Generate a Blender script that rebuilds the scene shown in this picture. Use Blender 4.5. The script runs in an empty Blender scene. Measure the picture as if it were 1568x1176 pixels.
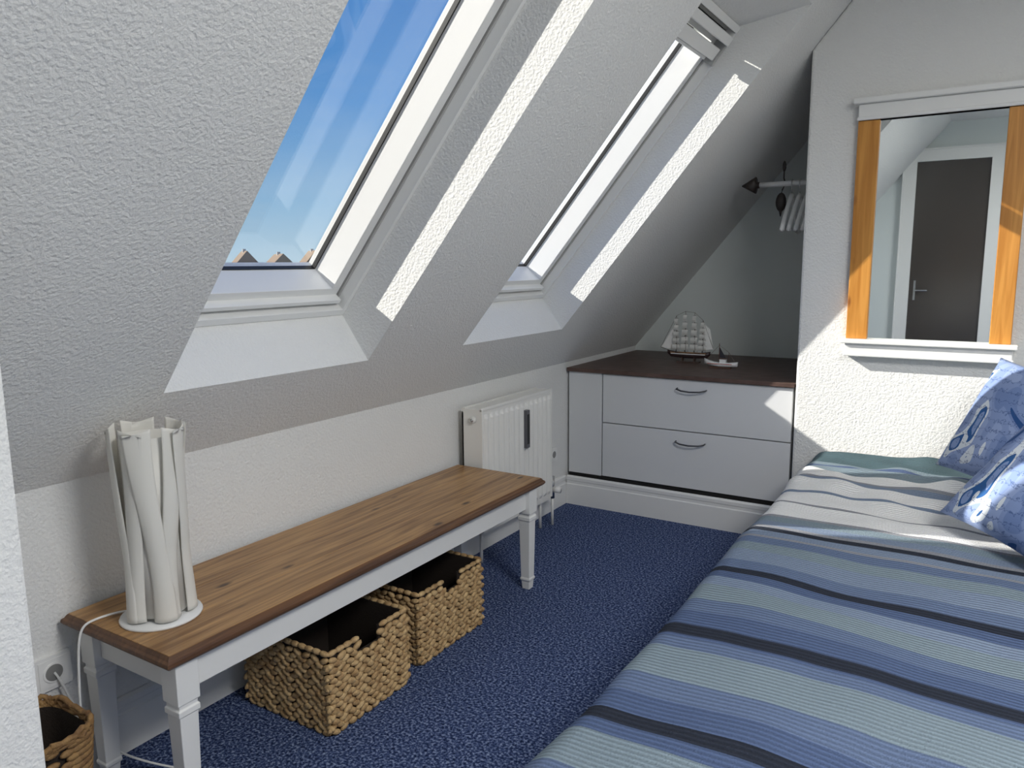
import bpy, math, random
from mathutils import Vector, Matrix, noise
random.seed(7)
sc=bpy.context.scene
# ------------------------------------------------------------------ helpers
class M:
    def __init__(s): s.v=[];s.f=[];s.m=[];s.sm=[]
    def add(s,vs,fs,mat=0,smooth=False):
        o=len(s.v);s.v+=[tuple(v) for v in vs]
        for f in fs: s.f.append([i+o for i in f]);s.m.append(mat);s.sm.append(smooth)
    def box(s,x0,x1,y0,y1,z0,z1,mat=0,T=None):
        vs=[(x,y,z) for x in(x0,x1) for y in(y0,y1) for z in(z0,z1)]
        if T: vs=[T(*v) for v in vs]
        s.add(vs,[(0,1,3,2),(4,6,7,5),(0,4,5,1),(2,3,7,6),(0,2,6,4),(1,5,7,3)],mat)
    def loft(s,rings,mat=0,smooth=True,cap=True,closed=True):
        n=len(rings[0]);vs=[p for r in rings for p in r];fs=[]
        for i in range(len(rings)-1):
            for j in range(n if closed else n-1):
                k=(j+1)%n;fs.append((i*n+j,i*n+k,(i+1)*n+k,(i+1)*n+j))
        if cap: fs.append(tuple(range(n))[::-1]);fs.append(tuple((len(rings)-1)*n+j for j in range(n)))
        s.add(vs,fs,mat,smooth)
    def tube(s,pts,r,mat=0,n=10,smooth=True):
        pts=[Vector(p) for p in pts];R=r if isinstance(r,(list,tuple)) else [r]*len(pts);rings=[]
        for i,p in enumerate(pts):
            d=(pts[min(i+1,len(pts)-1)]-pts[max(i-1,0)]).normalized()
            a=d.cross(Vector((0,0,1)) if abs(d.z)<.95 else Vector((1,0,0))).normalized();b=d.cross(a)
            rings.append([p+(a*math.cos(t)+b*math.sin(t))*R[i] for t in [2*math.pi*k/n for k in range(n)]])
        s.loft(rings,mat,smooth)
    def rev(s,c,prof,mat=0,n=24,smooth=True):
        s.loft([[(c[0]+r*math.cos(2*math.pi*k/n),c[1]+r*math.sin(2*math.pi*k/n),c[2]+z) for k in range(n)] for r,z in prof],mat,smooth)
    def ell(s,c,rx,ry,rz,mat=0,nu=8,nv=5):
        vs=[];fs=[]
        for i in range(1,nv):
            t=math.pi*i/nv
            for j in range(nu):
                p=2*math.pi*j/nu;vs.append((c[0]+rx*math.sin(t)*math.cos(p),c[1]+ry*math.sin(t)*math.sin(p),c[2]+rz*math.cos(t)))
        a=len(vs);vs.append((c[0],c[1],c[2]+rz));vs.append((c[0],c[1],c[2]-rz))
        for i in range(nv-2):
            for j in range(nu):
                k=(j+1)%nu;fs.append((i*nu+j,(i+1)*nu+j,(i+1)*nu+k,i*nu+k))
        for j in range(nu):
            k=(j+1)%nu;fs.append((a,j,k));fs.append((a+1,(nv-2)*nu+k,(nv-2)*nu+j))
        s.add(vs,fs,mat,True)
    def obj(s,name,mats,bevel=0,parent=None,loc=None):
        me=bpy.data.meshes.new(name);me.from_pydata(s.v,[],s.f)
        for m in mats: me.materials.append(m)
        for p,m,sm in zip(me.polygons,s.m,s.sm): p.material_index=m;p.use_smooth=sm
        me.update();ob=bpy.data.objects.new(name,me);bpy.context.collection.objects.link(ob)
        if bevel:
            b=ob.modifiers.new('b','BEVEL');b.width=bevel;b.segments=2;b.limit_method='ANGLE';b.angle_limit=.7
        if parent: ob.parent=parent
        return ob
def empty(name):
    e=bpy.data.objects.new(name,None);bpy.context.collection.objects.link(e);return e
def mat(name,col,rough=.6,metal=0,bump=None,var=None,spec=.5,trans=0):
    """bump=(scale,strength,dist,detail) var=(scale,col2,lo,hi)"""
    m=bpy.data.materials.new(name);m.use_nodes=True;N=m.node_tree.nodes;K=m.node_tree.links;b=N['Principled BSDF']
    b.inputs['Base Color'].default_value=(*col,1);b.inputs['Roughness'].default_value=rough;b.inputs['Metallic'].default_value=metal
    b.inputs['Specular IOR Level'].default_value=spec
    tc=N.new('ShaderNodeTexCoord')
    if var:
        n=N.new('ShaderNodeTexNoise');n.inputs['Scale'].default_value=var[0];n.inputs['Detail'].default_value=4
        r=N.new('ShaderNodeValToRGB');r.color_ramp.elements[0].position=var[2];r.color_ramp.elements[1].position=var[3]
        r.color_ramp.elements[0].color=(*col,1);r.color_ramp.elements[1].color=(*var[1],1)
        K.new(tc.outputs['Object'],n.inputs['Vector']);K.new(n.outputs['Fac'],r.inputs[0]);K.new(r.outputs[0],b.inputs['Base Color'])
    if bump:
        n=N.new('ShaderNodeTexNoise');n.inputs['Scale'].default_value=bump[0];n.inputs['Detail'].default_value=bump[3] if len(bump)>3 else 3
        bp=N.new('ShaderNodeBump');bp.inputs['Strength'].default_value=bump[1];bp.inputs['Distance'].default_value=bump[2]
        K.new(tc.outputs['Object'],n.inputs['Vector']);K.new(n.outputs['Fac'],bp.inputs['Height']);K.new(bp.outputs[0],b.inputs['Normal'])
    return m
# ------------------------------------------------------------------ materials
stucco=mat('white_stucco',(.82,.82,.80),.85,bump=(112,.50,.008,2.0))
smoothw=mat('smooth_wall_paint',(.74,.79,.78),.8,bump=(60,.1,.004))
whitepaint=mat('white_paint',(.84,.84,.82),.4,bump=(30,.05,.002))
pvc=mat('window_white',(.86,.86,.84),.35)
grey=mat('window_grey_profile',(.46,.46,.44),.45)
black=mat('gasket_black',(.02,.02,.02),.5)
darkmetal=mat('dark_metal',(.12,.12,.125),.35,.8)
chrome=mat('steel',(.6,.6,.6),.25,1)
radw=mat('radiator_enamel',(.84,.83,.79),.3)
cabw=mat('cabinet_white',(.74,.75,.76),.45,bump=(120,.05,.001))
cabtop=mat('cabinet_top_brown',(.085,.05,.04),.45,bump=(40,.05,.001),var=(14,(.13,.08,.065),.35,.7))
brownplastic=mat('socket_white',(.88,.88,.86),.3)
def carpet():
    m=mat('blue_carpet',(.05,.08,.2),.95,spec=.1);N=m.node_tree.nodes;K=m.node_tree.links;b=N['Principled BSDF'];tc=N.new('ShaderNodeTexCoord')
    n=N.new('ShaderNodeTexNoise');n.inputs['Scale'].default_value=115;n.inputs['Detail'].default_value=3.5;n.inputs['Roughness'].default_value=.6
    r=N.new('ShaderNodeValToRGB');e=r.color_ramp.elements;e[0].position=.36;e[0].color=(.010,.018,.055,1);e[1].position=.66;e[1].color=(.30,.37,.55,1)
    e.new(.50).color=(.052,.082,.195,1)
    K.new(tc.outputs['Object'],n.inputs['Vector']);K.new(n.outputs['Fac'],r.inputs[0]);K.new(r.outputs[0],b.inputs['Base Color'])
    n2=N.new('ShaderNodeTexNoise');n2.inputs['Scale'].default_value=160;bp=N.new('ShaderNodeBump');bp.inputs['Strength'].default_value=.8;bp.inputs['Distance'].default_value=.01
    K.new(tc.outputs['Object'],n2.inputs['Vector']);K.new(n2.outputs['Fac'],bp.inputs['Height']);K.new(bp.outputs[0],b.inputs['Normal']);return m
def wood(name,c1,c2,knot,axis='Y',rough=.4):
    m=mat(name,c1,rough);N=m.node_tree.nodes;K=m.node_tree.links;b=N['Principled BSDF'];tc=N.new('ShaderNodeTexCoord')
    mp=N.new('ShaderNodeMapping');mp.inputs['Scale'].default_value={'Y':(30,1.5,30),'Z':(22,22,1.3)}[axis]
    n=N.new('ShaderNodeTexNoise');n.inputs['Scale'].default_value=1.6;n.inputs['Detail'].default_value=8;n.inputs['Distortion'].default_value=.9
    r=N.new('ShaderNodeValToRGB');e=r.color_ramp.elements;e[0].position=.36;e[0].color=(*c2,1);e[1].position=.62;e[1].color=(*c1,1)
    K.new(tc.outputs['Object'],mp.inputs['Vector']);K.new(mp.outputs[0],n.inputs['Vector']);K.new(n.outputs['Fac'],r.inputs[0])
    mp2=N.new('ShaderNodeMapping');mp2.inputs['Scale'].default_value={'Y':(11,4.2,1),'Z':(11,11,4.2)}[axis]
    v=N.new('ShaderNodeTexVoronoi');v.inputs['Scale'].default_value=1.
    r2=N.new('ShaderNodeValToRGB');q=r2.color_ramp.elements;q[0].position=.05;q[0].color=(1,1,1,1);q[1].position=.14;q[1].color=(0,0,0,1)
    K.new(tc.outputs['Object'],mp2.inputs['Vector']);K.new(mp2.outputs[0],v.inputs['Vector']);K.new(v.outputs['Distance'],r2.inputs[0])
    mx=N.new('ShaderNodeMix');mx.data_type='RGBA';mx.inputs[7].default_value=(*knot,1)
    K.new(r2.outputs[0],mx.inputs[0]);K.new(r.outputs[0],mx.inputs[6]);K.new(mx.outputs[2],b.inputs['Base Color'])
    bp=N.new('ShaderNodeBump');bp.inputs['Strength'].default_value=.2;bp.inputs['Distance'].default_value=.002
    K.new(n.outputs['Fac'],bp.inputs['Height']);K.new(bp.outputs[0],b.inputs['Normal']);return m
pine=wood('brown_pine',(.47,.27,.11),(.22,.11,.042),(.06,.026,.012))
pinedark=wood('dark_pine_edge',(.15,.07,.03),(.08,.035,.016),(.04,.015,.008))
pinem=wood('orange_pine',(.66,.30,.06),(.50,.20,.03),(.3,.1,.02),'Z')
def glassmat(name,fac=.05):
    m=bpy.data.materials.new(name);m.use_nodes=True;N=m.node_tree.nodes;K=m.node_tree.links
    for n in list(N):
        if n.type=='BSDF_PRINCIPLED':N.remove(n)
    t=N.new('ShaderNodeBsdfTransparent');g=N.new('ShaderNodeBsdfGlossy');g.inputs['Roughness'].default_value=.02;x=N.new('ShaderNodeMixShader');x.inputs[0].default_value=fac
    K.new(t.outputs[0],x.inputs[1]);K.new(g.outputs[0],x.inputs[2]);K.new(x.outputs[0],N['Material Output'].inputs[0]);return m
glass=glassmat('window_glass',.09)
# ------------------------------------------------------------------ frame of reference
H=1.4;SL=math.radians(49.99);XW=-2.06;CZ=.836;YC=3.88;YN=4.92;YB=-1.2;XR=1.7;ZC=2.75
E=Vector((math.cos(SL),0,math.sin(SL)));Nn=Vector((-E.z,0,E.x));C0=Vector((XW,0,CZ))
def W(s,y,n): return C0+E*s+Nn*n+Vector((0,y,0))
def slz(x): return CZ+(x-XW)*math.tan(SL)
STOP=(ZC-CZ)/E.z
# floor, walls
g=M();g.box(XW-.1,XR+.1,YB-.1,YN+.1,-.1,0);g.obj('floor',[carpet()])
g=M();g.box(XW-.1,XW,YB,YN,0,CZ);g.obj('wall_left',[stucco])
# near return wall
g=M();P=[(-1.30,0),(-1.30,slz(-1.30)),(XW,CZ),(XW,0)]
y0,y1=YB,.581
g.add([(x,y,z) for y in(y0,y1) for x,z in P],[(0,1,2,3),(7,6,5,4),(0,4,5,1),(1,5,6,2),(2,6,7,3),(3,7,4,0)]);g.obj('wall_entry',[stucco],bevel=.008)
# mirror wall block
xe=-.78;xt=XW+(ZC-CZ)/math.tan(SL)
P=[(xe,0),(xe,slz(xe)),(xt,ZC),(XR,ZC),(XR,0)]
g=M();n=len(P);g.add([(x,y,z) for y in(YC,YN) for x,z in P],[tuple(range(n)),tuple(range(2*n-1,n-1,-1))]+[(i,i+n,(i+1)%n+n,(i+1)%n) for i in range(n)]);g.obj('wall_far',[stucco],bevel=.012)
g=M();g.box(XW-.1,xe+.1,YN,YN+.1,0,ZC);g.obj('wall_niche',[smoothw])
dx0,dx1,dz=-.72,-.08,2.38
g=M();g.box(XW,XR,YB-.1,YB,0,ZC);g.obj('wall_back',[smoothw])
# right wall with an added, unseen opening that lets in sky fill
wy0,wy1,wz0,wz1=-.2,1.9,.95,2.3
g=M();g.box(XR,XR+.1,YB,wy0,0,ZC);g.box(XR,XR+.1,wy1,YC,0,ZC);g.box(XR,XR+.1,wy0,wy1,0,wz0);g.box(XR,XR+.1,wy0,wy1,wz1,ZC);g.obj('wall_right',[stucco])
g=M()
for a in [(wy0,wy1,wz0,wz0+.07),(wy0,wy1,wz1-.07,wz1),(wy0,wy0+.07,wz0+.07,wz1-.07),(wy1-.07,wy1,wz0+.07,wz1-.07),(.82,.88,wz0+.07,wz1-.07)]: g.box(XR+.02,XR+.08,*a)
g.obj('window_3',[pvc],bevel=.004)
g=M();g.box(xt-.05,XR+.1,YB-.1,YN+.1,ZC,ZC+.1);g.obj('ceiling',[stucco])
# sloped ceiling with two openings and reveals
wins=[(1.22,2.02),(2.60,3.48)];S0,S1=.30,2.10;F0,F1=.35,1.88;ND=.20;NO=.34
g=M()
ys=[YB,wins[0][0],wins[0][1],wins[1][0],wins[1][1],YN+.1]
for i in range(5):
    for a,b in ((0,S0),(S0,S1),(S1,STOP+.1)):
        if i in(1,3) and a==S0: continue
        g.add([W(a,ys[i],0),W(b,ys[i],0),W(b,ys[i+1],0),W(a,ys[i+1],0)],[(0,1,2,3)])
for a,b in wins:
    sb=F0;st=F1
    prof=[(S0,0),(sb,ND),(sb,NO),(st,NO),(st,ND),(S1,0)]
    for y in(a,b): g.add([W(s,y,nn) for s,nn in prof],[tuple(range(6))])
    for p,q in ((0,1),(1,2),(3,4),(4,5)):
        g.add([W(prof[p][0],a,prof[p][1]),W(prof[q][0],a,prof[q][1]),W(prof[q][0],b,prof[q][1]),W(prof[p][0],b,prof[p][1])],[(0,1,2,3)])
ob=g.obj('ceiling_slope',[stucco])
import bmesh
bm=bmesh.new();bm.from_mesh(ob.data);bmesh.ops.remove_doubles(bm,verts=bm.verts,dist=.0005);bm.to_mesh(ob.data);bm.free()
# unseen slab added beside the first roof window to block its sun
def T(s,y,n): return tuple(W(s,y,n))
g=M();g.box(.0,2.6,.95,1.17,.30,1.80,0,T);g.obj('sun_blocker_outside',[mat('blocker_dark_grey',(.12,.12,.13),.7,bump=(8,.4,.02))])
# ------------------------------------------------------------------ roof windows
for i,(a,b) in enumerate(wins):
    root=empty('window_%d'%(i+1));f=M()
    def ring(s0,s1,y0,y1,ws,wy,n0,n1,m,wsb=None):
        wb=wsb or ws
        f.box(s0,s0+wb,y0,y1,n0,n1,m,T);f.box(s1-ws,s1,y0,y1,n0,n1,m,T)
        f.box(s0+wb,s1-ws,y0,y0+wy,n0,n1,m,T);f.box(s0+wb,s1-ws,y1-wy,y1,n0,n1,m,T)
    ring(F0,F1,a,b,.03,.016,ND-.012,NO,0,.026)      # lining trim
    ring(F0+.026,F1-.03,a+.016,b-.016,.012,.008,ND+.03,NO,1,.014)   # grey profile
    ring(F0+.040,F1-.042,a+.024,b-.024,.008,.006,ND+.045,NO+.02,2,.006)  # black gasket
    ring(F0+.046,F1-.05,a+.030,b-.030,.06,.036,ND+.035,NO+.04,0,.040) # sash
    ring(F0+.086,F1-.11,a+.066,b-.066,.006,.005,NO+.0,NO+.018,2,.003)
    f.box(F0+.042,F0+.058,a+.03,b-.03,ND+.005,ND+.05,0,T)           # lower ledge
    f.obj('frame',[pvc,grey,black],bevel=.003,parent=root)
    q=M();q.box(F0+.082,F1-.105,a+.062,b-.062,.355,.361,0,T);q.obj('glass_pane',[glass],parent=root)
    q=M();q.box(F1-.17,F1-.115,a+.035,b-.035,ND-.01,ND+.04,0,T);q.box(F1-.185,F1-.17,a+.07,b-.07,ND+.01,ND+.03,0,T)
    q.box(F1-.09,F1-.05,a+.035,b-.035,ND-.03,ND+.03,0,T);q.box(F1-.19,F1-.06,b-.032,b-.018,ND-.02,ND+.04,1,T)
    q.obj('blind_cassette',[pvc,grey],bevel=.005,parent=root)
# ------------------------------------------------------------------ baseboards
def baseboard(name,p0,p1,nrm,h=.17):
    prof=[(0,0),(.018,0),(.018,h-.05),(.013,h-.045),(.013,h-.03),(.016,h-.025),(.016,h-.008),(.008,h),(0,h)]
    p0=Vector(p0);p1=Vector(p1);nv=Vector(nrm);r=[[p+nv*a+Vector((0,0,z)) for a,z in prof] for p in(p0,p1)]
    m=M();m.loft(r,0,False);return m.obj(name,[whitepaint])
baseboard('baseboard_left',(XW,.581,0),(XW,3.87,0),(1,0,0))
baseboard('baseboard_far',(XW+.019,YC-.0,0),(XR,YC,0),(0,-1,0))
baseboard('baseboard_entry',(-1.30,YB,0),(-1.30,.581,0),(1,0,0))
# ------------------------------------------------------------------ door seen in mirror
g=M();Y=YB+.001
g.box(dx0-.11,dx0,Y,Y+.05,0,dz+.11);g.box(dx1,dx1+.11,Y,Y+.05,0,dz+.11);g.box(dx0,dx1,Y,Y+.05,dz,dz+.11)
g.box(dx0-.125,dx0-.11,Y,Y+.065,0,dz+.125);g.box(dx1+.11,dx1+.125,Y,Y+.065,0,dz+.125);g.box(dx0-.11,dx1+.11,Y,Y+.065,dz+.11,dz+.125)
dk=mat('door_dark_glass',(.06,.05,.044),.2,spec=.9)
g.box(dx0,dx1,Y,Y+.02,.0,dz,1)
g.box(dx0+.04,dx0+.06,Y+.02,Y+.025,1.0,1.2,2);g.tube([(dx0+.05,Y+.02,1.1),(dx0+.05,Y+.06,1.1),(dx0+.17,Y+.06,1.1)],.009,2)
g.obj('door_1',[whitepaint,dk,chrome],bevel=.003)
# ------------------------------------------------------------------ cabinet
root=empty('drawer_cabinet');c=M()
c.box(-2.045,-.795,3.925,4.90,.18,.785,0)
c.box(-2.045,-1.835,3.90,3.925,.185,.785,0)
c.box(-1.828,-.795,3.90,3.925,.505,.782,0);c.box(-1.828,-.795,3.90,3.925,.188,.499,0)
c.obj('carcass',[cabw],bevel=.002,parent=root)
c=M();c.box(-2.045,-.79,3.91,4.90,.0,.18,0);c.obj('plinth',[black],parent=root)
c=M();c.box(-2.05,-.785,3.882,4.91,.786,.808,0);c.obj('top',[cabtop],bevel=.002,parent=root)
for z in(.735,.445):
    c=M();c.tube([(-1.39,3.90,z),(-1.388,3.88,z-.002),(-1.36,3.868,z-.008),(-1.31,3.864,z-.011),(-1.26,3.868,z-.008),(-1.232,3.88,z-.002),(-1.23,3.90,z)],.0042,0);c.obj('handle',[darkmetal],parent=root)
# ------------------------------------------------------------------ mirror
root=empty('wall_mirror');c=M();yf=YC
c.box(-.56,-.47,yf-.035,yf,1.045,2.02);c.box(.01,.09,yf-.035,yf,1.045,2.02);c.obj('frame_posts',[pinem],bevel=.003,parent=root)
c=M();c.box(-.575,.115,yf-.075,yf,1.025,1.045);c.box(-.56,.10,yf-.055,yf,.975,1.025);c.box(-.565,.105,yf-.06,yf,.965,.98)
c.box(-.56,.10,yf-.045,yf,2.02,2.09);c.box(-.58,.12,yf-.07,yf,2.09,2.115);c.box(-.565,.105,yf-.05,yf,2.02,2.035);c.obj('frame_rails',[whitepaint],bevel=.004,parent=root)
c=M();c.box(-.47,.01,yf-.018,yf-.002,1.045,2.02);c.obj('mirror_glass',[mat('mirror_silver',(.86,.9,.9),.01,1)],parent=root)
# ------------------------------------------------------------------ radiator
root=empty('radiator');c=M();rx0,rx1,ry0,ry1,rz0,rz1=-2.025,-1.905,2.80,3.46,.16,.755
c.box(rx0,rx0+.012,ry0,ry1,rz0+.01,rz1-.02);c.box(rx0,rx1-.006,ry0,ry0+.012,rz0+.01,rz1-.005);c.box(rx0,rx1-.006,ry1-.012,ry1,rz0+.01,rz1-.005)
rows=[];n=14
for i in range(n*8+1):
    u=i/8.;y=ry0+.012+(ry1-ry0-.024)*i/(n*8);ph=u%1
    d=.0 if (ph<.18 or ph>.82) else .013*math.sin((ph-.18)/.64*math.pi)**.5
    rows.append((y,d))
vs=[];zz=[rz0,rz0+.03,rz0+.05,rz1-.05,rz1-.03,rz1-.01]
for y,d in rows:
    for j,z in enumerate(zz): vs.append((rx1-.011+(d if 1<j<4 else 0),y,z))
fs=[(i*6+j,(i+1)*6+j,(i+1)*6+j+1,i*6+j+1) for i in range(len(rows)-1) for j in range(5)]
c.add(vs,fs,0,False)
for i in range(44):
    y=ry0+.012+(ry1-ry0-.03)*i/43;c.box(rx0+.01,rx1-.011,y,y+.004,rz1-.012,rz1-.004)
c.box(rx0+.01,rx0+.02,ry0,ry1,rz1-.012,rz1);c.box(rx1-.02,rx1-.008,ry0,ry1,rz1-.014,rz1)
c.box(rx0+.04,rx1-.03,ry0+.02,ry1-.02,rz0+.05,rz1-.05,1)
c.obj('panels',[radw,grey],bevel=.002,parent=root)
c=M();c.box(rx1-.004,rx1+.018,3.155,3.185,.50,.69,0);c.box(rx1+.018,rx1+.02,3.160,3.18,.52,.67,1);c.obj('heat_meter',[mat('meter_grey',(.12,.12,.13),.4),black],bevel=.003,parent=root)
c=M();c.tube([(-1.96,ry0-.012,.70),(-1.96,ry0,.70)],.016,0,14);c.tube([(-1.96,ry0-.014,.70),(-1.96,ry0-.01,.70)],.008,1,10)
c.tube([(-1.93,ry1+.03,.24),(-1.93,ry1-.01,.24)],.014,0);c.tube([(-1.93,ry1+.03,.27),(-1.93,ry1+.03,.15)],.013,1);c.tube([(-1.93,ry1+.03,.20),(-1.88,ry1+.03,.20)],.017,0,16)
c.tube([(-1.93,ry1+.03,.16),(-1.93,ry1+.03,.0)],.008,0);c.tube([(-1.96,ry0+.05,.17),(-1.96,ry0+.05,.0)],.008,0);c.tube([(-1.96,ry1-.05,.17),(-1.96,ry1-.05,.0)],.008,0)
c.box(rx0-.034,rx0+.002,ry0+.1,ry0+.13,.25,.70);c.box(rx0-.034,rx0+.002,ry1-.13,ry1-.1,.25,.70)
c.obj('valves_and_pipes',[radw,chrome],parent=root)
# ------------------------------------------------------------------ bench
root=empty('wooden_bench');bx0,bx1,by0,by1=-2.040,-1.570,.980,2.78;zt=.49
def rr(x0,x1,y0,y1,z): return [(x0,y0,z),(x1,y0,z),(x1,y1,z),(x0,y1,z)]
c=M()
pr=[(.022,.452),(.012,.456),(.004,.462),(.0,.468),(.002,.476),(.008,.480),(.010,.484),(.014,.489)]
c.loft([rr(bx0+d,bx1-d,by0+d,by1-d,z) for d,z in pr],1,False)
nb=3
for i in range(nb):
    w=(bx1-bx0-.03)/nb;c.box(bx0+.015+i*w+.0004,bx0+.015+(i+1)*w-.0004,by0+.016,by1-.016,.485,.4905,0)
c.obj('top',[pine,pinedark],bevel=.001,parent=root)
c=M()
lg=[(x,y) for x in(bx0+.055,bx1-.055) for y in(by0+.065,by1-.065)]
for x,y in lg:
    pf=[(.031,.452),(.031,.345),(.026,.342),(.026,.332),(.030,.329),(.030,.315),(.026,.310),(.021,.055),(.024,.05),(.024,.042),(.020,.038),(.017,0)]
    c.loft([rr(x-r,x+r,y-r,y+r,z) for r,z in pf],0,False)
ax0,ax1,ay0,ay1=bx0+.055,bx1-.055,by0+.065,by1-.065
for x in(ax0,ax1): c.box(x-.011,x+.011,ay0+.03,ay1-.03,.365,.452)
for y in(ay0,ay1): c.box(ax0+.03,ax1-.03,y-.011,y+.011,.365,.452)
c.obj('legs_and_apron',[whitepaint],bevel=.002,parent=root)
# ------------------------------------------------------------------ lamp
def lamp(cx,cy,z):
    root=empty('table_lamp');c=M();c.rev((cx,cy,z),[(.100,0),(.102,.004),(.100,.008),(.02,.010)],0,40)
    c.tube([(cx,cy,z+.01),(cx,cy,z+.30)],.006,0);c.rev((cx,cy,z+.14),[(.018,0),(.028,.03),(.03,.06),(.02,.09),(.002,.1)],0,16)
    c.obj('base',[mat('lamp_base_white',(.8,.8,.78),.3)],parent=root)
    m=mat('lamp_shade_white',(.92,.90,.84),.45);b=m.node_tree.nodes['Principled BSDF']
    N=m.node_tree.nodes;K=m.node_tree.links;tr=N.new('ShaderNodeBsdfTranslucent');tr.inputs[0].default_value=(.95,.93,.86,1);mx=N.new('ShaderNodeMixShader');mx.inputs[0].default_value=.22
    K.new(b.outputs[0],mx.inputs[1]);K.new(tr.outputs[0],mx.inputs[2]);K.new(mx.outputs[0],N['Material Output'].inputs[0])
    h=.505;nf=10;nt=40;npf=10
    c=M()
    # broad curled ribbons standing around the foot, alternately leaning left and right
    for k in range(nf):
        sg=1 if k%2 else -1;rows=[]
        for i in range(nt+1):
            t=i/nt;R=.083+.021*max(0,t-.35)/.65+.006*max(0,.25-t)/.25
            R*= (1 if k%2 else .955)
            a0=2*math.pi*k/nf+sg*.20*math.cos(math.pi*t)
            half=.37-.05*math.sin(math.pi*t)
            tw=sg*(.50*math.cos(math.pi*t))
            row=[]
            for j in range(npf+1):
                w=-1+2*j/npf;ang=a0+w*half
                r=R*(1-.12*(1-t*.3)*(w*w)) + tw*w*.010 - .010*t**2*(1-w*w)
                zz=z+.014+h*t - (.010*(1-w*sg) if t>.99 else 0)
                row.append((cx+r*math.cos(ang),cy+r*math.sin(ang),zz))
            rows.append(row)
        c.loft(rows,0,True,cap=False,closed=False)
    c.loft([[(cx+.066*math.cos(a),cy+.066*math.sin(a),z+.02+h*.93*t) for a in [2*math.pi*q/32 for q in range(32)]] for t in (0,.5,1)],0,True,cap=False)
    o=c.obj('ribbon_shade',[m],parent=root);sd=o.modifiers.new('s','SOLIDIFY');sd.thickness=.001
    return root
lamp(-1.80,1.12,.4905)
def cable(name,pts,r,m):
    cu=bpy.data.curves.new(name,'CURVE');cu.dimensions='3D';sp=cu.splines.new('NURBS');sp.points.add(len(pts)-1)
    for p,q in zip(sp.points,pts): p.co=(*q,1)
    sp.use_endpoint_u=True;sp.order_u=4;cu.bevel_depth=r;cu.bevel_resolution=3;cu.materials.append(m)
    o=bpy.data.objects.new(name,cu);bpy.context.collection.objects.link(o);return o
cable('lamp_cord',[(-1.89,1.08,.496),(-1.91,1.05,.497),(-1.915,1.0,.497),(-1.92,.965,.49),(-1.92,.955,.38),(-1.90,.935,.2),(-1.88,.945,.05),(-1.86,.98,.006),(-1.78,1.02,.006),(-1.7,1.10,.006),(-1.72,1.2,.006),(-1.85,1.15,.006),(-2.0,1.06,.05),(-2.03,.99,.2),(-2.03,.965,.31),(-2.045,.955,.335)],.0032,mat('cord_white',(.8,.8,.78),.4))
def socket(y,z,r=.041):
    c=M();c.box(XW,XW+.012,y-r,y+r,z-r,z+r);c.box(XW+.012,XW+.014,y-r*.8,y+r*.8,z-r*.8,z+r*.8);c.tube([(XW+.013,y,z),(XW+.016,y,z)],r*.6,0,24);c.tube([(XW+.0155,y,z),(XW+.0165,y,z)],r*.48,1,24)
    return c.obj('wall_socket',[brownplastic,mat('socket_dark',(.25,.25,.24),.4)],bevel=.002)
socket(.955,.335,.047);socket(3.72,.325)
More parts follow.
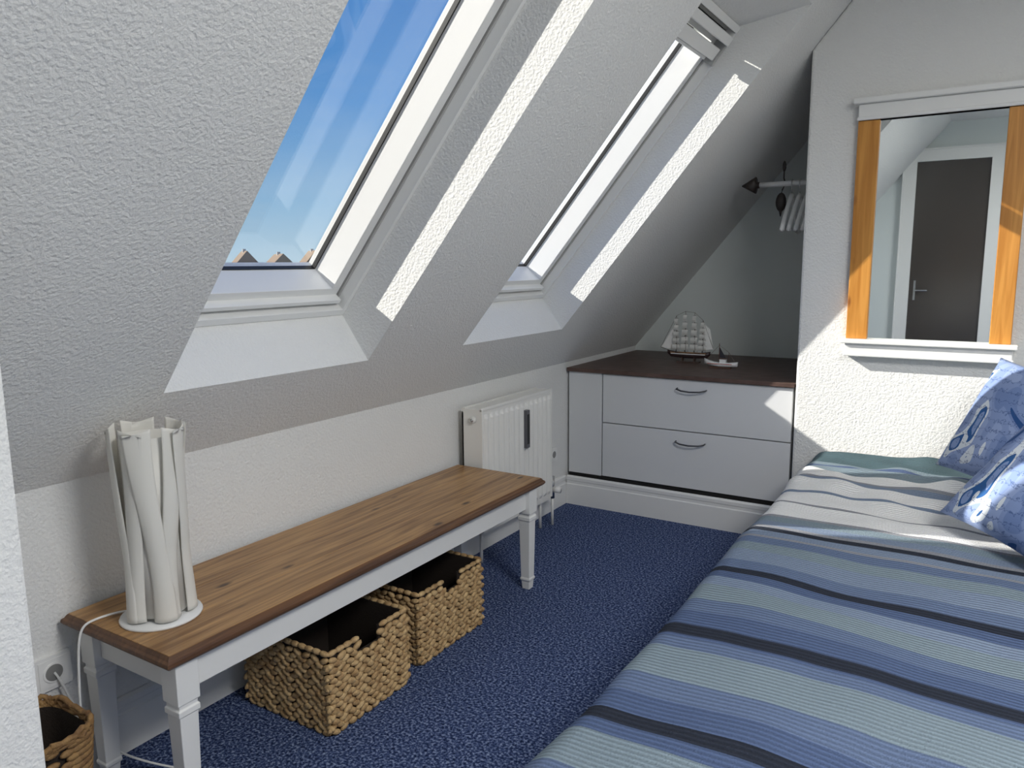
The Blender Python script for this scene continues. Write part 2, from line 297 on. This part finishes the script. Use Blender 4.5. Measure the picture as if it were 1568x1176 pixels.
# ------------------------------------------------------------------ baskets
def wick(name,c1,c2):
    m=mat(name,c1,.7,bump=(260,.5,.004),var=(38,c2,.3,.7));return m
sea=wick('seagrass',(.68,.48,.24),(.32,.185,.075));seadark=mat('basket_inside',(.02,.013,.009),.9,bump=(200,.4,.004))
def basket(name,x0,x1,y0,y1,h,notch=True):
    root=empty(name);c=M();t=.012
    c.box(x0+t,x1-t,y0+t,y1-t,.0,.01)
    for a in [(x0+.006,x0+t,y0+.006,y1-.006),(x1-t,x1-.006,y0+.006,y1-.006),(x0+.006,x1-.006,y0+.006,y0+t),(x0+.006,x1-.006,y1-t,y1-.006)]:
        if notch and a[0]>x1-.02:
            ym=(a[2]+a[3])/2;c.box(a[0],a[1],a[2],ym-.045,.0,h-.006);c.box(a[0],a[1],ym+.045,a[3],.0,h-.006);c.box(a[0],a[1],ym-.045,ym+.045,.0,h-.055)
        else: c.box(*a,.0,h-.006)
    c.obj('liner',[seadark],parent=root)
    c=M();rz=.0165;nr=int((h-.01)/rz)
    def strip(p0,p1,nx,ny,isf):
        L=math.hypot(p1[0]-p0[0],p1[1]-p0[1]);nc=int(L/.034)
        for r in range(nr):
            z=.009+r*rz
            for k in range(nc+ (r%2)):
                u=(k+.5-(r%2)*.5)/nc;u=min(max(u,.012),.988)
                if isf and z>h-.062 and abs(u-.5)*L<.050-.35*max(0,(h-.035-z)): continue
                px=p0[0]+(p1[0]-p0[0])*u;py=p0[1]+(p1[1]-p0[1])*u
                j=random.uniform(-.0015,.0015);ln=.0205+random.uniform(-.002,.002);tk=.0085
                tilt=.35*(1 if (k+r)%2 else -1)+random.uniform(-.15,.15)
                vs0=len(c.v);c.ell((0,0,0),ln,tk,.0105+random.uniform(-.0012,.0015),0,8,5)
                dx,dy=(p1[0]-p0[0])/L,(p1[1]-p0[1])/L
                for q in range(vs0,len(c.v)):
                    a,b,d=c.v[q];a2=a*math.cos(tilt)-d*math.sin(tilt);d2=a*math.sin(tilt)+d*math.cos(tilt)
                    c.v[q]=(px+dx*a2+nx*(b+j),py+dy*a2+ny*(b+j),max(z+d2,.0))
    strip((x0,y0),(x1,y0),0,-1,False);strip((x0,y1),(x1,y1),0,1,False);strip((x0,y0),(x0,y1),-1,0,False);strip((x1,y0),(x1,y1),1,0,notch)
    def rimseg(p,q):
        n=max(2,int((Vector(q)-Vector(p)).length/.03))
        for i in range(n):
            a=Vector(p).lerp(Vector(q),(i+.5)/n);hor=abs(q[0]-p[0])>abs(q[1]-p[1]);c.ell(a,.021 if hor else .0095,.0095 if hor else .021,.009,0)
    zr=h-.006;rimseg((x0,y0,zr),(x1,y0,zr));rimseg((x0,y0,zr),(x0,y1,zr));rimseg((x0,y1,zr),(x1,y1,zr))
    ym=(y0+y1)/2
    if notch:
        rimseg((x1,y0,zr),(x1,ym-.05,zr));rimseg((x1,ym+.05,zr),(x1,y1,zr))
    else: rimseg((x1,y0,zr),(x1,y1,zr))
    c.obj('weave',[sea],parent=root);return root
basket('storage_basket',-1.95,-1.58,1.49,1.845,.27);basket('storage_basket.001',-1.96,-1.61,1.95,2.335,.27)
def roundbasket(cx,cy,w,h):
    root=empty('wicker_basket');c=M();nr=int(h/.016)
    def P(u,z):
        a=2*math.pi*u;ca,sa=math.cos(a),math.sin(a);e=.5
        r=w*(.80+.20*z/h)
        return Vector((cx+r*math.copysign(abs(ca)**e,ca),cy+r*math.copysign(abs(sa)**e,sa),z))
    for r in range(nr):
        z=.01+r*.016;n=34
        for k in range(n):
            u=(k+(r%2)*.5)/n;p=P(u,z);q=P(u+.002,z);d=(q-p).normalized();v0=len(c.v);c.ell((0,0,0),.019,.007,.0095,0)
            nx,ny=d.y,-d.x
            for i in range(v0,len(c.v)):
                a,b,e2=c.v[i];c.v[i]=(p.x+d.x*a+nx*b,p.y+d.y*a+ny*b,max(0,p.z+e2))
    for kk in range(3):
        c.tube([P(u/48.,h-.004+.012*math.sin(u*1.2+kk*2.1))+Vector((0,0,0.004*kk)) for u in range(49)],.007,0,8)
    c.obj('weave',[wick('wicker_brown',(.40,.24,.09),(.18,.09,.035))],parent=root)
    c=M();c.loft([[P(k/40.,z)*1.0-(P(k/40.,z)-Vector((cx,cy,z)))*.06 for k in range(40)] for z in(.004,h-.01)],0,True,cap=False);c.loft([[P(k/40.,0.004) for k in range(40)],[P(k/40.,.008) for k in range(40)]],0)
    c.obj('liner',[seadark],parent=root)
roundbasket(-1.865,.79,.12,.31)
# ------------------------------------------------------------------ bed
def bedmat():
    m=mat('striped_blanket',(.5,.55,.6),.9,spec=.15);N=m.node_tree.nodes;K=m.node_tree.links;b=N['Principled BSDF'];tc=N.new('ShaderNodeTexCoord')
    at=N.new('ShaderNodeAttribute');at.attribute_name='sy';at.attribute_type='GEOMETRY'
    def mr(a,b2,node):
        x=N.new('ShaderNodeMapRange');x.inputs[1].default_value=a;x.inputs[2].default_value=b2;K.new(node,x.inputs[0]);return x.outputs[0]
    GG=(.225,.29,.335);BL=(.09,.13,.24);LB=(.22,.28,.385);DK=(.026,.032,.048);WH=(.90,.90,.89);GR=(.30,.31,.34);TE=(.08,.13,.15);SB=(.135,.185,.30)  # WH: white stripes, colour raised to stand in for sun missing on the bed
    near=[(.6,GG),(.80,SB),(.88,GG),(.95,BL),(1.05,SB),(1.12,GG),(1.24,BL),(1.28,DK),(1.325,BL),(1.40,SB),(1.48,GG),(1.62,SB),(1.675,BL),(1.69,DK),(1.735,BL),(1.82,SB),(1.90,GG),(2.00,LB),(2.06,BL),(2.115,DK),(2.16,SB),(2.23,LB),(2.33,GG),(2.40,SB)]
    far=[(2.40,SB),(2.46,GR),(2.48,LB),(2.53,DK),(2.575,GR),(2.60,LB),(2.66,GG),(2.72,GR),(2.74,WH),(2.90,GR),(2.92,WH),(3.07,LB),(3.10,WH),(3.24,LB),(3.30,GR),(3.33,WH),(3.44,GG),(3.52,BL),(3.56,GG),(3.60,TE)]
    outs=[]
    for lst,a,c2 in ((near,.6,2.45),(far,2.4,3.9)):
        r=N.new('ShaderNodeValToRGB');els=r.color_ramp.elements
        pts=[((y-a)/(c2-a),c) for y,c in lst]
        r.color_ramp.interpolation='CONSTANT'
        els[0].position=0;els[0].color=(*pts[0][1],1);els[1].position=min(.9999,pts[1][0]);els[1].color=(*pts[1][1],1)
        for p,c in pts[2:]: els.new(p).color=(*c,1)
        K.new(mr(a,c2,at.outputs['Fac']),r.inputs[0]);outs.append(r.outputs[0])
    gt=N.new('ShaderNodeMath');gt.operation='GREATER_THAN';gt.inputs[1].default_value=2.42;K.new(at.outputs['Fac'],gt.inputs[0])
    mx=N.new('ShaderNodeMix');mx.data_type='RGBA';K.new(gt.outputs[0],mx.inputs[0]);K.new(outs[0],mx.inputs[6]);K.new(outs[1],mx.inputs[7])
    s=N.new('ShaderNodeMath');s.operation='MULTIPLY';s.inputs[1].default_value=2*math.pi/.014;K.new(at.outputs['Fac'],s.inputs[0])
    sn=N.new('ShaderNodeMath');sn.operation='SINE';K.new(s.outputs[0],sn.inputs[0])
    n=N.new('ShaderNodeTexNoise');n.inputs['Scale'].default_value=300;K.new(tc.outputs['Object'],n.inputs['Vector'])
    ad=N.new('ShaderNodeMath');ad.operation='MULTIPLY_ADD';ad.inputs[1].default_value=1.8;K.new(n.outputs['Fac'],ad.inputs[0]);K.new(sn.outputs[0],ad.inputs[2])
    bp=N.new('ShaderNodeBump');bp.inputs['Strength'].default_value=.6;bp.inputs['Distance'].default_value=.004;K.new(ad.outputs[0],bp.inputs['Height']);K.new(bp.outputs[0],b.inputs['Normal'])
    m2=N.new('ShaderNodeMapRange');m2.inputs[1].default_value=-1;m2.inputs[2].default_value=2.4;m2.inputs[3].default_value=.66;m2.inputs[4].default_value=1.22;K.new(ad.outputs[0],m2.inputs[0])
    mm=N.new('ShaderNodeMix');mm.data_type='RGBA';mm.blend_type='MULTIPLY';mm.inputs[0].default_value=1;K.new(mx.outputs[2],mm.inputs[6]);K.new(m2.outputs[0],mm.inputs[7]);K.new(mm.outputs[2],b.inputs['Base Color'])
    return m
root=empty('bed');BR=.60
g=M();g.box(-.64,BR,.85,3.82,.22,.44,0);g.box(-.62,BR,.87,3.80,.10,.22,1)
for x in(-.58,.52):
    for y in(.95,2.3,3.7): g.box(x-.03,x+.03,y-.03,y+.03,0,.10,1)
g.obj('mattress_and_base',[mat('mattress',(.7,.7,.7),.9),whitepaint],bevel=.02,parent=root)
g=M();g.box(.66,.70,.85,3.82,.0,.88,0);g.obj('headboard',[whitepaint],bevel=.01)
def prof(t):
    L=BR+.61
    if t<L: return (BR-t,.0)
    r=.055;a=(t-L)/r
    if a<math.pi/2: return (BR-L-r*math.sin(a),-r*(1-math.cos(a)))
    d=t-L-r*math.pi/2
    return (BR-L-r-.03*d,-r-d)
nx,ny=130,230;LL=BR+.61;tot=LL+.055*math.pi/2+.34;ya,yb=.84,3.84
vs=[];sy=[]
for i in range(nx+1):
    t=tot*i/nx;px,pz=prof(t)
    for j in range(ny+1):
        y=ya+(yb-ya)*j/ny
        k=noise.noise(Vector((px*2.2+3,y*2.2,0)))*.018+noise.noise(Vector((t*5,y*5,4)))*.007
        far=max(0,min(1,(y-2.6)/.5))
        k+=far*.016*noise.noise(Vector((t*7,y*9,8)))
        q=t-LL+.44
        fo=math.exp(-((y-3.02-.25*math.sin(q*4))/.05)**2)*.016*max(0,math.sin(q*4))+math.exp(-((y-3.35-.2*math.sin(q*5+1))/.04)**2)*.014*max(0,math.sin(q*4+1))
        endd=0
        if y<ya+.06: endd=-(ya+.06-y)**2*8
        if t<LL+.04: x=px;z=.495+pz+k+fo+endd
        else:
            ripple=.010*math.sin(y*11+2*math.sin(y*3))*min(1,(t-LL-.04)/.2)
            x=px-k*.6+ripple;z=.495+pz+endd
            if t<LL+.09: z+= (k+fo)*(LL+.09-t)/.05
        vs.append((x,y,z));sy.append(y+.045*noise.noise(Vector((px*1.7,y*1.3,2)))+.02*math.sin(px*3)+.006*noise.noise(Vector((px*7,y*3,5))))
fs=[(i*(ny+1)+j,i*(ny+1)+j+1,(i+1)*(ny+1)+j+1,(i+1)*(ny+1)+j) for i in range(nx) for j in range(ny)]
g=M();g.add(vs,fs,0,True);o=g.obj('striped_blanket',[bedmat()],parent=root)
at=o.data.attributes.new('sy','FLOAT','POINT');at.data.foreach_set('value',sy)
sd=o.modifiers.new('s','SOLIDIFY');sd.thickness=.012;sd.offset=0
# ------------------------------------------------------------------ cushions
def cushmat():
    m=mat('nautical_print',(.6,.66,.74),.85,spec=.2);N=m.node_tree.nodes;K=m.node_tree.links;b=N['Principled BSDF'];tc=N.new('ShaderNodeTexCoord')
    n=N.new('ShaderNodeTexNoise');n.inputs['Scale'].default_value=4.0;n.inputs['Detail'].default_value=.8;n.inputs['Distortion'].default_value=1.6;K.new(tc.outputs['Object'],n.inputs['Vector'])
    r=N.new('ShaderNodeValToRGB');r.color_ramp.interpolation='CONSTANT';e=r.color_ramp.elements;e[0].position=0;e[0].color=(.025,.08,.24,1);e[1].position=.39;e[1].color=(.17,.245,.46,1)
    e.new(.45).color=(.23,.31,.53,1);e.new(.52).color=(.29,.37,.59,1);e.new(.59).color=(.70,.75,.80,1);e.new(.64).color=(.03,.11,.30,1);e.new(.67).color=(.24,.33,.56,1)
    K.new(n.outputs['Fac'],r.inputs[0])
    w=N.new('ShaderNodeTexWave');w.wave_type='BANDS';w.bands_direction='Z';w.inputs['Scale'].default_value=9;w.inputs['Distortion'].default_value=5;w.inputs['Detail'].default_value=3;w.inputs['Detail Scale'].default_value=9;K.new(tc.outputs['Object'],w.inputs['Vector'])
    r2=N.new('ShaderNodeValToRGB');q=r2.color_ramp.elements;q[0].position=.01;q[0].color=(.7,.7,.7,1);q[1].position=.05;q[1].color=(0,0,0,1);K.new(w.outputs['Fac'],r2.inputs[0])
    mx=N.new('ShaderNodeMix');mx.data_type='RGBA';mx.inputs[7].default_value=(.05,.09,.22,1);K.new(r2.outputs[0],mx.inputs[0]);K.new(r.outputs[0],mx.inputs[6]);K.new(mx.outputs[2],b.inputs['Base Color'])
    return m
cm=cushmat()
def cushion(name,bl,d,lean,roll,size,th):
    n=36;vs=[];fs=[]
    d=Vector((d[0],d[1],0)).normalized();back=Vector((-d.y,d.x,0))
    up=back*math.sin(lean)+Vector((0,0,1))*math.cos(lean);nrm=d.cross(up)
    dd=d*math.cos(roll)+up*math.sin(roll);uu=up*math.cos(roll)-d*math.sin(roll)
    for sgn in(1,-1):
        for i in range(n+1):
            for j in range(n+1):
                u=-1+2*i/n;v=-1+2*j/n
                a=(max(0,1-abs(u)**2.4)*max(0,1-abs(v)**2.4))**.5
                sx=u*(1-.07*(1-abs(v)**2)* (abs(u)))*size/2;sy_=v*(1-.07*(1-abs(u)**2)*abs(v))*size/2
                h=sgn*th/2*a*(1+.10*noise.noise(Vector((u*2.2,v*2.2,sgn+ (5 if name.endswith('1') else 0)))))
                vs.append(dd*(sx)+uu*(sy_)+nrm*h)
    for sg in(0,1):
        o=sg*(n+1)**2
        for i in range(n):
            for j in range(n):
                q=(o+i*(n+1)+j,o+(i+1)*(n+1)+j,o+(i+1)*(n+1)+j+1,o+i*(n+1)+j+1);fs.append(q if sg==0 else q[::-1])
    zmin=min(v.z for v in vs);ctr=Vector(bl)+d*size/2
    ctr=Vector((ctr.x,ctr.y,bl[2]-zmin))+back*size/2*math.sin(lean)
    g=M();g.add(vs,fs,0,True);ob=g.obj(name,[cm]);ob.location=ctr
    bm=bmesh.new();bm.from_mesh(ob.data);bmesh.ops.remove_doubles(bm,verts=bm.verts,dist=.0008);bmesh.ops.recalc_face_normals(bm,faces=bm.faces);bm.to_mesh(ob.data);bm.free();return ob
cushion('throw_pillow',(-.085,2.82,.512),(.72,-.69),math.radians(42),math.radians(-8),.50,.17)
cushion('throw_pillow.001',(-.125,3.47,.512),(.80,-.6),math.radians(28),math.radians(-8),.50,.17)
# ------------------------------------------------------------------ ships
def ship(cx,cy,z):
    root=empty('model_sailing_ship');c=M();L=.23
    def hull(c,cx,cy,z,L,w,h,m1,m2,rise):
        rings=[]
        n=13
        for i in range(n):
            t=i/(n-1);x=-L/2+L*t;ww=w*max(.05,math.sin(math.pi*min(1,max(0,t*.9+.06)))**.6);sh=rise*abs(2*t-1)**2
            k=[]
            for a in range(9):
                th=math.pi*a/8;k.append((cx+x,cy+ww*math.cos(th),z+h+sh-(h+sh*.4)*math.sin(th)**.7*(1 if .08<t<.95 else .6)))
            rings.append(k)
        c.loft(rings,m1,True)
    hull(c,cx,cy,z+.022,L,.018,.028,0,0,.012)
    c.box(cx-.06,cx+.06,cy-.018,cy+.018,z,z+.008,3);c.box(cx-.035,cx-.03,cy-.012,cy+.012,z+.006,z+.03,3);c.box(cx+.03,cx+.035,cy-.012,cy+.012,z+.006,z+.03,3)
    c.box(cx-L*.42,cx+L*.42,cy-.014,cy+.014,z+.05,z+.054,1);c.box(cx-L*.40,cx+L*.40,cy-.0185,cy+.0185,z+.044,z+.048,4)
    for mx,hh in ((-.07,.20),(-.022,.225),(.028,.22),(.072,.18)):
        c.tube([(cx+mx,cy,z+.045),(cx+mx,cy,z+.045+hh)],[.0024,.001],3,6)
        for k in range(5):
            zz=z+.065+k*hh*.17;w=.021-.0028*k;hgt=hh*.145
            c.tube([(cx+mx-w,cy-.002,zz+hgt),(cx+mx+w,cy-.002,zz+hgt)],.0012,3,5)
            c.loft([[(cx+mx-w+2*w*b/4.,cy-.003-.008*math.sin(math.pi*a/4),zz+hgt*a/4) for b in range(5)] for a in range(5)],2,True,cap=False,closed=False)
    c.tube([(cx-L/2+.01,cy,z+.06),(cx-L/2-.04,cy,z+.075)],.0015,3,6)
    for k in range(3):
        c.add([(cx-L/2-.036+.014*k,cy,z+.075-.003*k),(cx-.085+.006*k,cy+.004,z+.07),(cx-.072,cy,z+.21-.03*k)],[(0,1,2)],4)
    c.add([(cx+.075,cy,z+.07),(cx+.13,cy+.004,z+.075),(cx+.11,cy,z+.18),(cx+.075,cy,z+.21)],[(0,1,2,3)],4)
    for mx in(-.07,-.022,.028,.072):
        for s in(-1,1): c.tube([(cx+mx+.012,cy+s*.017,z+.05),(cx+mx,cy,z+.21)],.0008,3,4)
    c.tube([(cx-L/2-.04,cy,z+.075),(cx-.07,cy,z+.245),(cx-.022,cy,z+.268),(cx+.028,cy,z+.262),(cx+.072,cy,z+.225),(cx+.13,cy,z+.08)],.0008,3,4)
    cl=mat('sail_cloth',(.90,.90,.88),.8)
    c.obj('ship_body',[mat('hull_dark',(.05,.03,.03),.4),mat('deck_wood',(.35,.2,.1),.5),mat('sail_grey',(.70,.70,.67),.8),mat('mast_wood',(.08,.05,.04),.5),cl],parent=root)
    S=1.14;root.scale=(S,S,S);root.location=(cx*(1-S),cy*(1-S),z*(1-S));return root
ship(-1.51,4.42,.808)
def boat(cx,cy,z):
    c=M();L=.19;rings=[];n=12
    for i in range(n):
        t=i/(n-1);x=-L/2+L*t;ww=.024*max(.08,math.sin(math.pi*(t*.8+.12))**.6)*(1 if t<.8 else (1-t)/.2*.9+.1);sh=.016*(2*t-1)**2*(1.4 if t>.5 else .5)
        rings.append([(cx-x,cy+ww*math.cos(math.pi*a/8),z+.03+sh-(.024+sh*.3)*math.sin(math.pi*a/8)**.6) for a in range(9)])
    c.loft(rings,0,True)
    c.box(cx-.06,cx+.06,cy-.012,cy+.012,z,z+.007,1);c.box(cx-.04,cx-.036,cy-.01,cy+.01,z+.005,z+.014,1);c.box(cx+.036,cx+.04,cy-.01,cy+.01,z+.005,z+.014,1)
    c.box(cx-.005,cx+.03,cy-.013,cy+.013,z+.03,z+.052,0);c.box(cx-.008,cx+.033,cy-.015,cy+.015,z+.052,z+.055,1);c.box(cx-.0055,cx-.005,cy-.010,cy+.010,z+.038,z+.048,2)
    c.tube([(cx-.01,cy,z+.03),(cx-.01,cy,z+.14)],.0018,1,6);c.tube([(cx+.045,cy,z+.03),(cx+.045,cy,z+.09)],.0014,1,6)
    c.add([(cx-.012,cy,z+.06),(cx+.028,cy+.002,z+.058),(cx-.012,cy,z+.125)],[(0,1,2)],2)
    c.tube([(cx-.08,cy,z+.05),(cx-.01,cy,z+.13),(cx+.045,cy,z+.09),(cx+.08,cy,z+.04)],.0008,1,4)
    c.box(cx-.07,cx+.07,cy-.0245,cy-.0235,z+.024,z+.027,3)
    return c.obj('model_fishing_boat',[mat('boat_white',(.88,.88,.88),.4),mat('boat_wood',(.12,.06,.04),.5),mat('boat_dark',(.03,.03,.04),.5),mat('boat_red',(.5,.08,.05),.5)])
boat(-1.27,4.27,.808)
# ------------------------------------------------------------------ clothes rail
root=empty('clothes_rail');c=M();ry,rz=4.30,1.81
c.tube([(-.78,ry,rz),(-1.10,ry,rz)],.014,0,14)
c.tube([(-1.10,ry,rz),(-1.115,ry,rz),(-1.12,ry,rz),(-1.195,ry,rz)],[.016,.018,.045,.003],1,14)
c.tube([(-.785,ry,rz),(-.80,ry,rz)],.03,1,16)
c.obj('rod',[mat('rail_grey',(.8,.8,.8),.35,.0),mat('wrought_iron',(.03,.022,.02),.5)],parent=root)
c=M();c.tube([(-.975,ry,rz+.10),(-.975,ry,rz+.03),(-.97,ry+.016,rz),(-.98,ry,rz-.03),(-.985,ry,rz-.05)],.004,0,8);c.ell((-.985,ry,rz-.095),.028,.02,.05,0,12,8);c.ell((-.975,ry,rz+.09),.01,.006,.03,0);c.tube([(-.985,ry,rz-.13),(-.985,ry,rz-.17)],[.012,.002],0)
c.obj('iron_ornament',[mat('iron_dark',(.03,.022,.02),.45)],parent=root)
root2=empty('coat_hangers')
for k in range(4):
    x=-.93+.04*k;c=M();z=rz
    pts=[(x,ry+.02,z+.0)]+[(x,ry+.02*math.cos(a),z+.02*math.sin(a)) for a in [math.pi*q/8 for q in range(9)]]+[(x,ry-.01,z-.035),(x,ry,z-.06)]
    c.tube(pts,.003,1,8)
    yw=.20;arc=[(x+.006*k*(q/8.),ry+yw*(q/8.),z-.06-.14*abs(q/8.)**1.3-.05*abs(q/8.)) for q in range(-8,9)]
    c.tube(arc,.012,0,8);c.tube([arc[0],(x,ry,z-.24),arc[-1]],.005,0,8)
    c.obj('hanger_%d'%(k+1),[mat('hanger_white',(.85,.86,.86),.5),chrome],parent=root2)
# ------------------------------------------------------------------ added fill lamp, out of view, to brighten the room
root=empty('fill_lamp');LX,LY=1.05,.95;c=M();c.rev((LX,LY,ZC-.09),[(.02,0),(.14,.01),(.19,.04),(.20,.09)],0,32);c.obj('fill_lamp_bowl',[mat('opal',(.85,.85,.82),.4)],parent=root)
ld=bpy.data.lights.new('fill_light','AREA');ld.shape='DISK';ld.size=1.0;ld.energy=74;ld.color=(1,.985,.96);lo=bpy.data.objects.new('fill_light',ld);lo.location=(LX,LY,ZC-.12);lo.parent=root;bpy.context.collection.objects.link(lo)
# ------------------------------------------------------------------ outside
g=M();g.box(-4000,4000,-4000,4000,-6.2,-6);g.obj('ground_outside',[mat('dune_grass',(.16,.17,.09),.9,var=(.02,(.30,.26,.17),.4,.6))])
hw=mat('house_wall',(.42,.30,.24),.8);ht=mat('thatch',(.26,.18,.11),.95,bump=(3,.5,.1));hc=mat('chimney',(.6,.56,.5),.8)
def house(x,y,w,l,h,rh,rot):
    c=M();co,si=math.cos(rot),math.sin(rot)
    def TT(a,b,z): return (x+a*co-b*si,y+a*si+b*co,z)
    c.box(-w/2,w/2,-l/2,l/2,-6,-6+h,0,TT)
    v=[TT(-w/2-.6,-l/2-.5,-6+h-.3),TT(w/2+.6,-l/2-.5,-6+h-.3),TT(0,-l/2-.5,-6+h+rh),TT(-w/2-.6,l/2+.5,-6+h-.3),TT(w/2+.6,l/2+.5,-6+h-.3),TT(0,l/2+.5,-6+h+rh)]
    c.add(v,[(0,1,2),(3,5,4),(0,2,5,3),(1,4,5,2),(0,3,4,1)],1)
    c.box(-.4,.4,-.3,.3,-6+h+rh-1,-6+h+rh+.5,2,TT)
    c.obj('neighbour_house',[hw,ht,hc])
rnd=random.Random(5)
for k in range(17):
    # bearing measured from +y towards -x; the first roof window looks out at about 45-52 degrees
    be=math.radians(28+k*2.3);dd=215+rnd.uniform(-12,25)
    house(-math.sin(be)*dd,math.cos(be)*dd,8+rnd.uniform(-1,1.5),7.5+rnd.uniform(-1,3),6.3,4.6+rnd.uniform(-1.0,1.3),be+rnd.choice([0,.2,-.3]))
# ------------------------------------------------------------------ light
D=Vector((.74,.38,-.47)).normalized()
sd=bpy.data.lights.new('sun','SUN');sd.energy=7.5;sd.angle=.009;sd.color=(1,.96,.88);so=bpy.data.objects.new('sun',sd);so.rotation_euler=D.to_track_quat('-Z','Y').to_euler();bpy.context.collection.objects.link(so)
w=bpy.data.worlds.new('sky');sc.world=w;w.use_nodes=True;N=w.node_tree.nodes;K=w.node_tree.links
tc=N.new('ShaderNodeTexCoord');sp=N.new('ShaderNodeSeparateXYZ');K.new(tc.outputs['Generated'],sp.inputs[0])
r=N.new('ShaderNodeValToRGB');e=r.color_ramp.elements;e[0].position=0;e[0].color=(.50,.68,.80,1);e[1].position=1;e[1].color=(.06,.20,.60,1)
e.new(.07).color=(.32,.55,.78,1);e.new(.20).color=(.12,.34,.72,1);e.new(.40).color=(.06,.22,.60,1)
K.new(sp.outputs[2],r.inputs[0])
mp=N.new('ShaderNodeMapping');mp.inputs['Scale'].default_value=(1.0,1.0,4);mp.inputs['Rotation'].default_value=(0,.5,0);n=N.new('ShaderNodeTexNoise');n.inputs['Scale'].default_value=1.6;n.inputs['Detail'].default_value=6
K.new(tc.outputs['Generated'],mp.inputs[0]);K.new(mp.outputs[0],n.inputs['Vector'])
r2=N.new('ShaderNodeValToRGB');q=r2.color_ramp.elements;q[0].position=.50;q[0].color=(0,0,0,1);q[1].position=.95;q[1].color=(.5,.5,.5,1);K.new(n.outputs['Fac'],r2.inputs[0])
mx=N.new('ShaderNodeMix');mx.data_type='RGBA';mx.inputs[7].default_value=(.75,.83,.90,1);K.new(r2.outputs[0],mx.inputs[0]);K.new(r.outputs[0],mx.inputs[6])
K.new(mx.outputs[2],N['Background'].inputs[0]);N['Background'].inputs[1].default_value=1.0
# ------------------------------------------------------------------ camera
pt,yaw,ro=[math.radians(a) for a in (8.915,31.997,-.502)]
h=Vector((-math.sin(yaw),math.cos(yaw),0));R=Vector((math.cos(yaw),math.sin(yaw),0));F=h*math.cos(pt)-Vector((0,0,math.sin(pt)));U=R.cross(F)
R,U=R*math.cos(ro)+U*math.sin(ro),U*math.cos(ro)-R*math.sin(ro)
cd=bpy.data.cameras.new('camera');cd.lens=36*1168.1/1568;cd.sensor_width=36;cd.clip_start=.05;cd.clip_end=9000
cam=bpy.data.objects.new('camera',cd);mt=Matrix((R,U,-F)).transposed().to_4x4();mt.translation=(0,0,H);cam.matrix_world=mt;bpy.context.collection.objects.link(cam);sc.camera=cam
sc.view_settings.view_transform='Standard'
sc.view_settings.look='None'
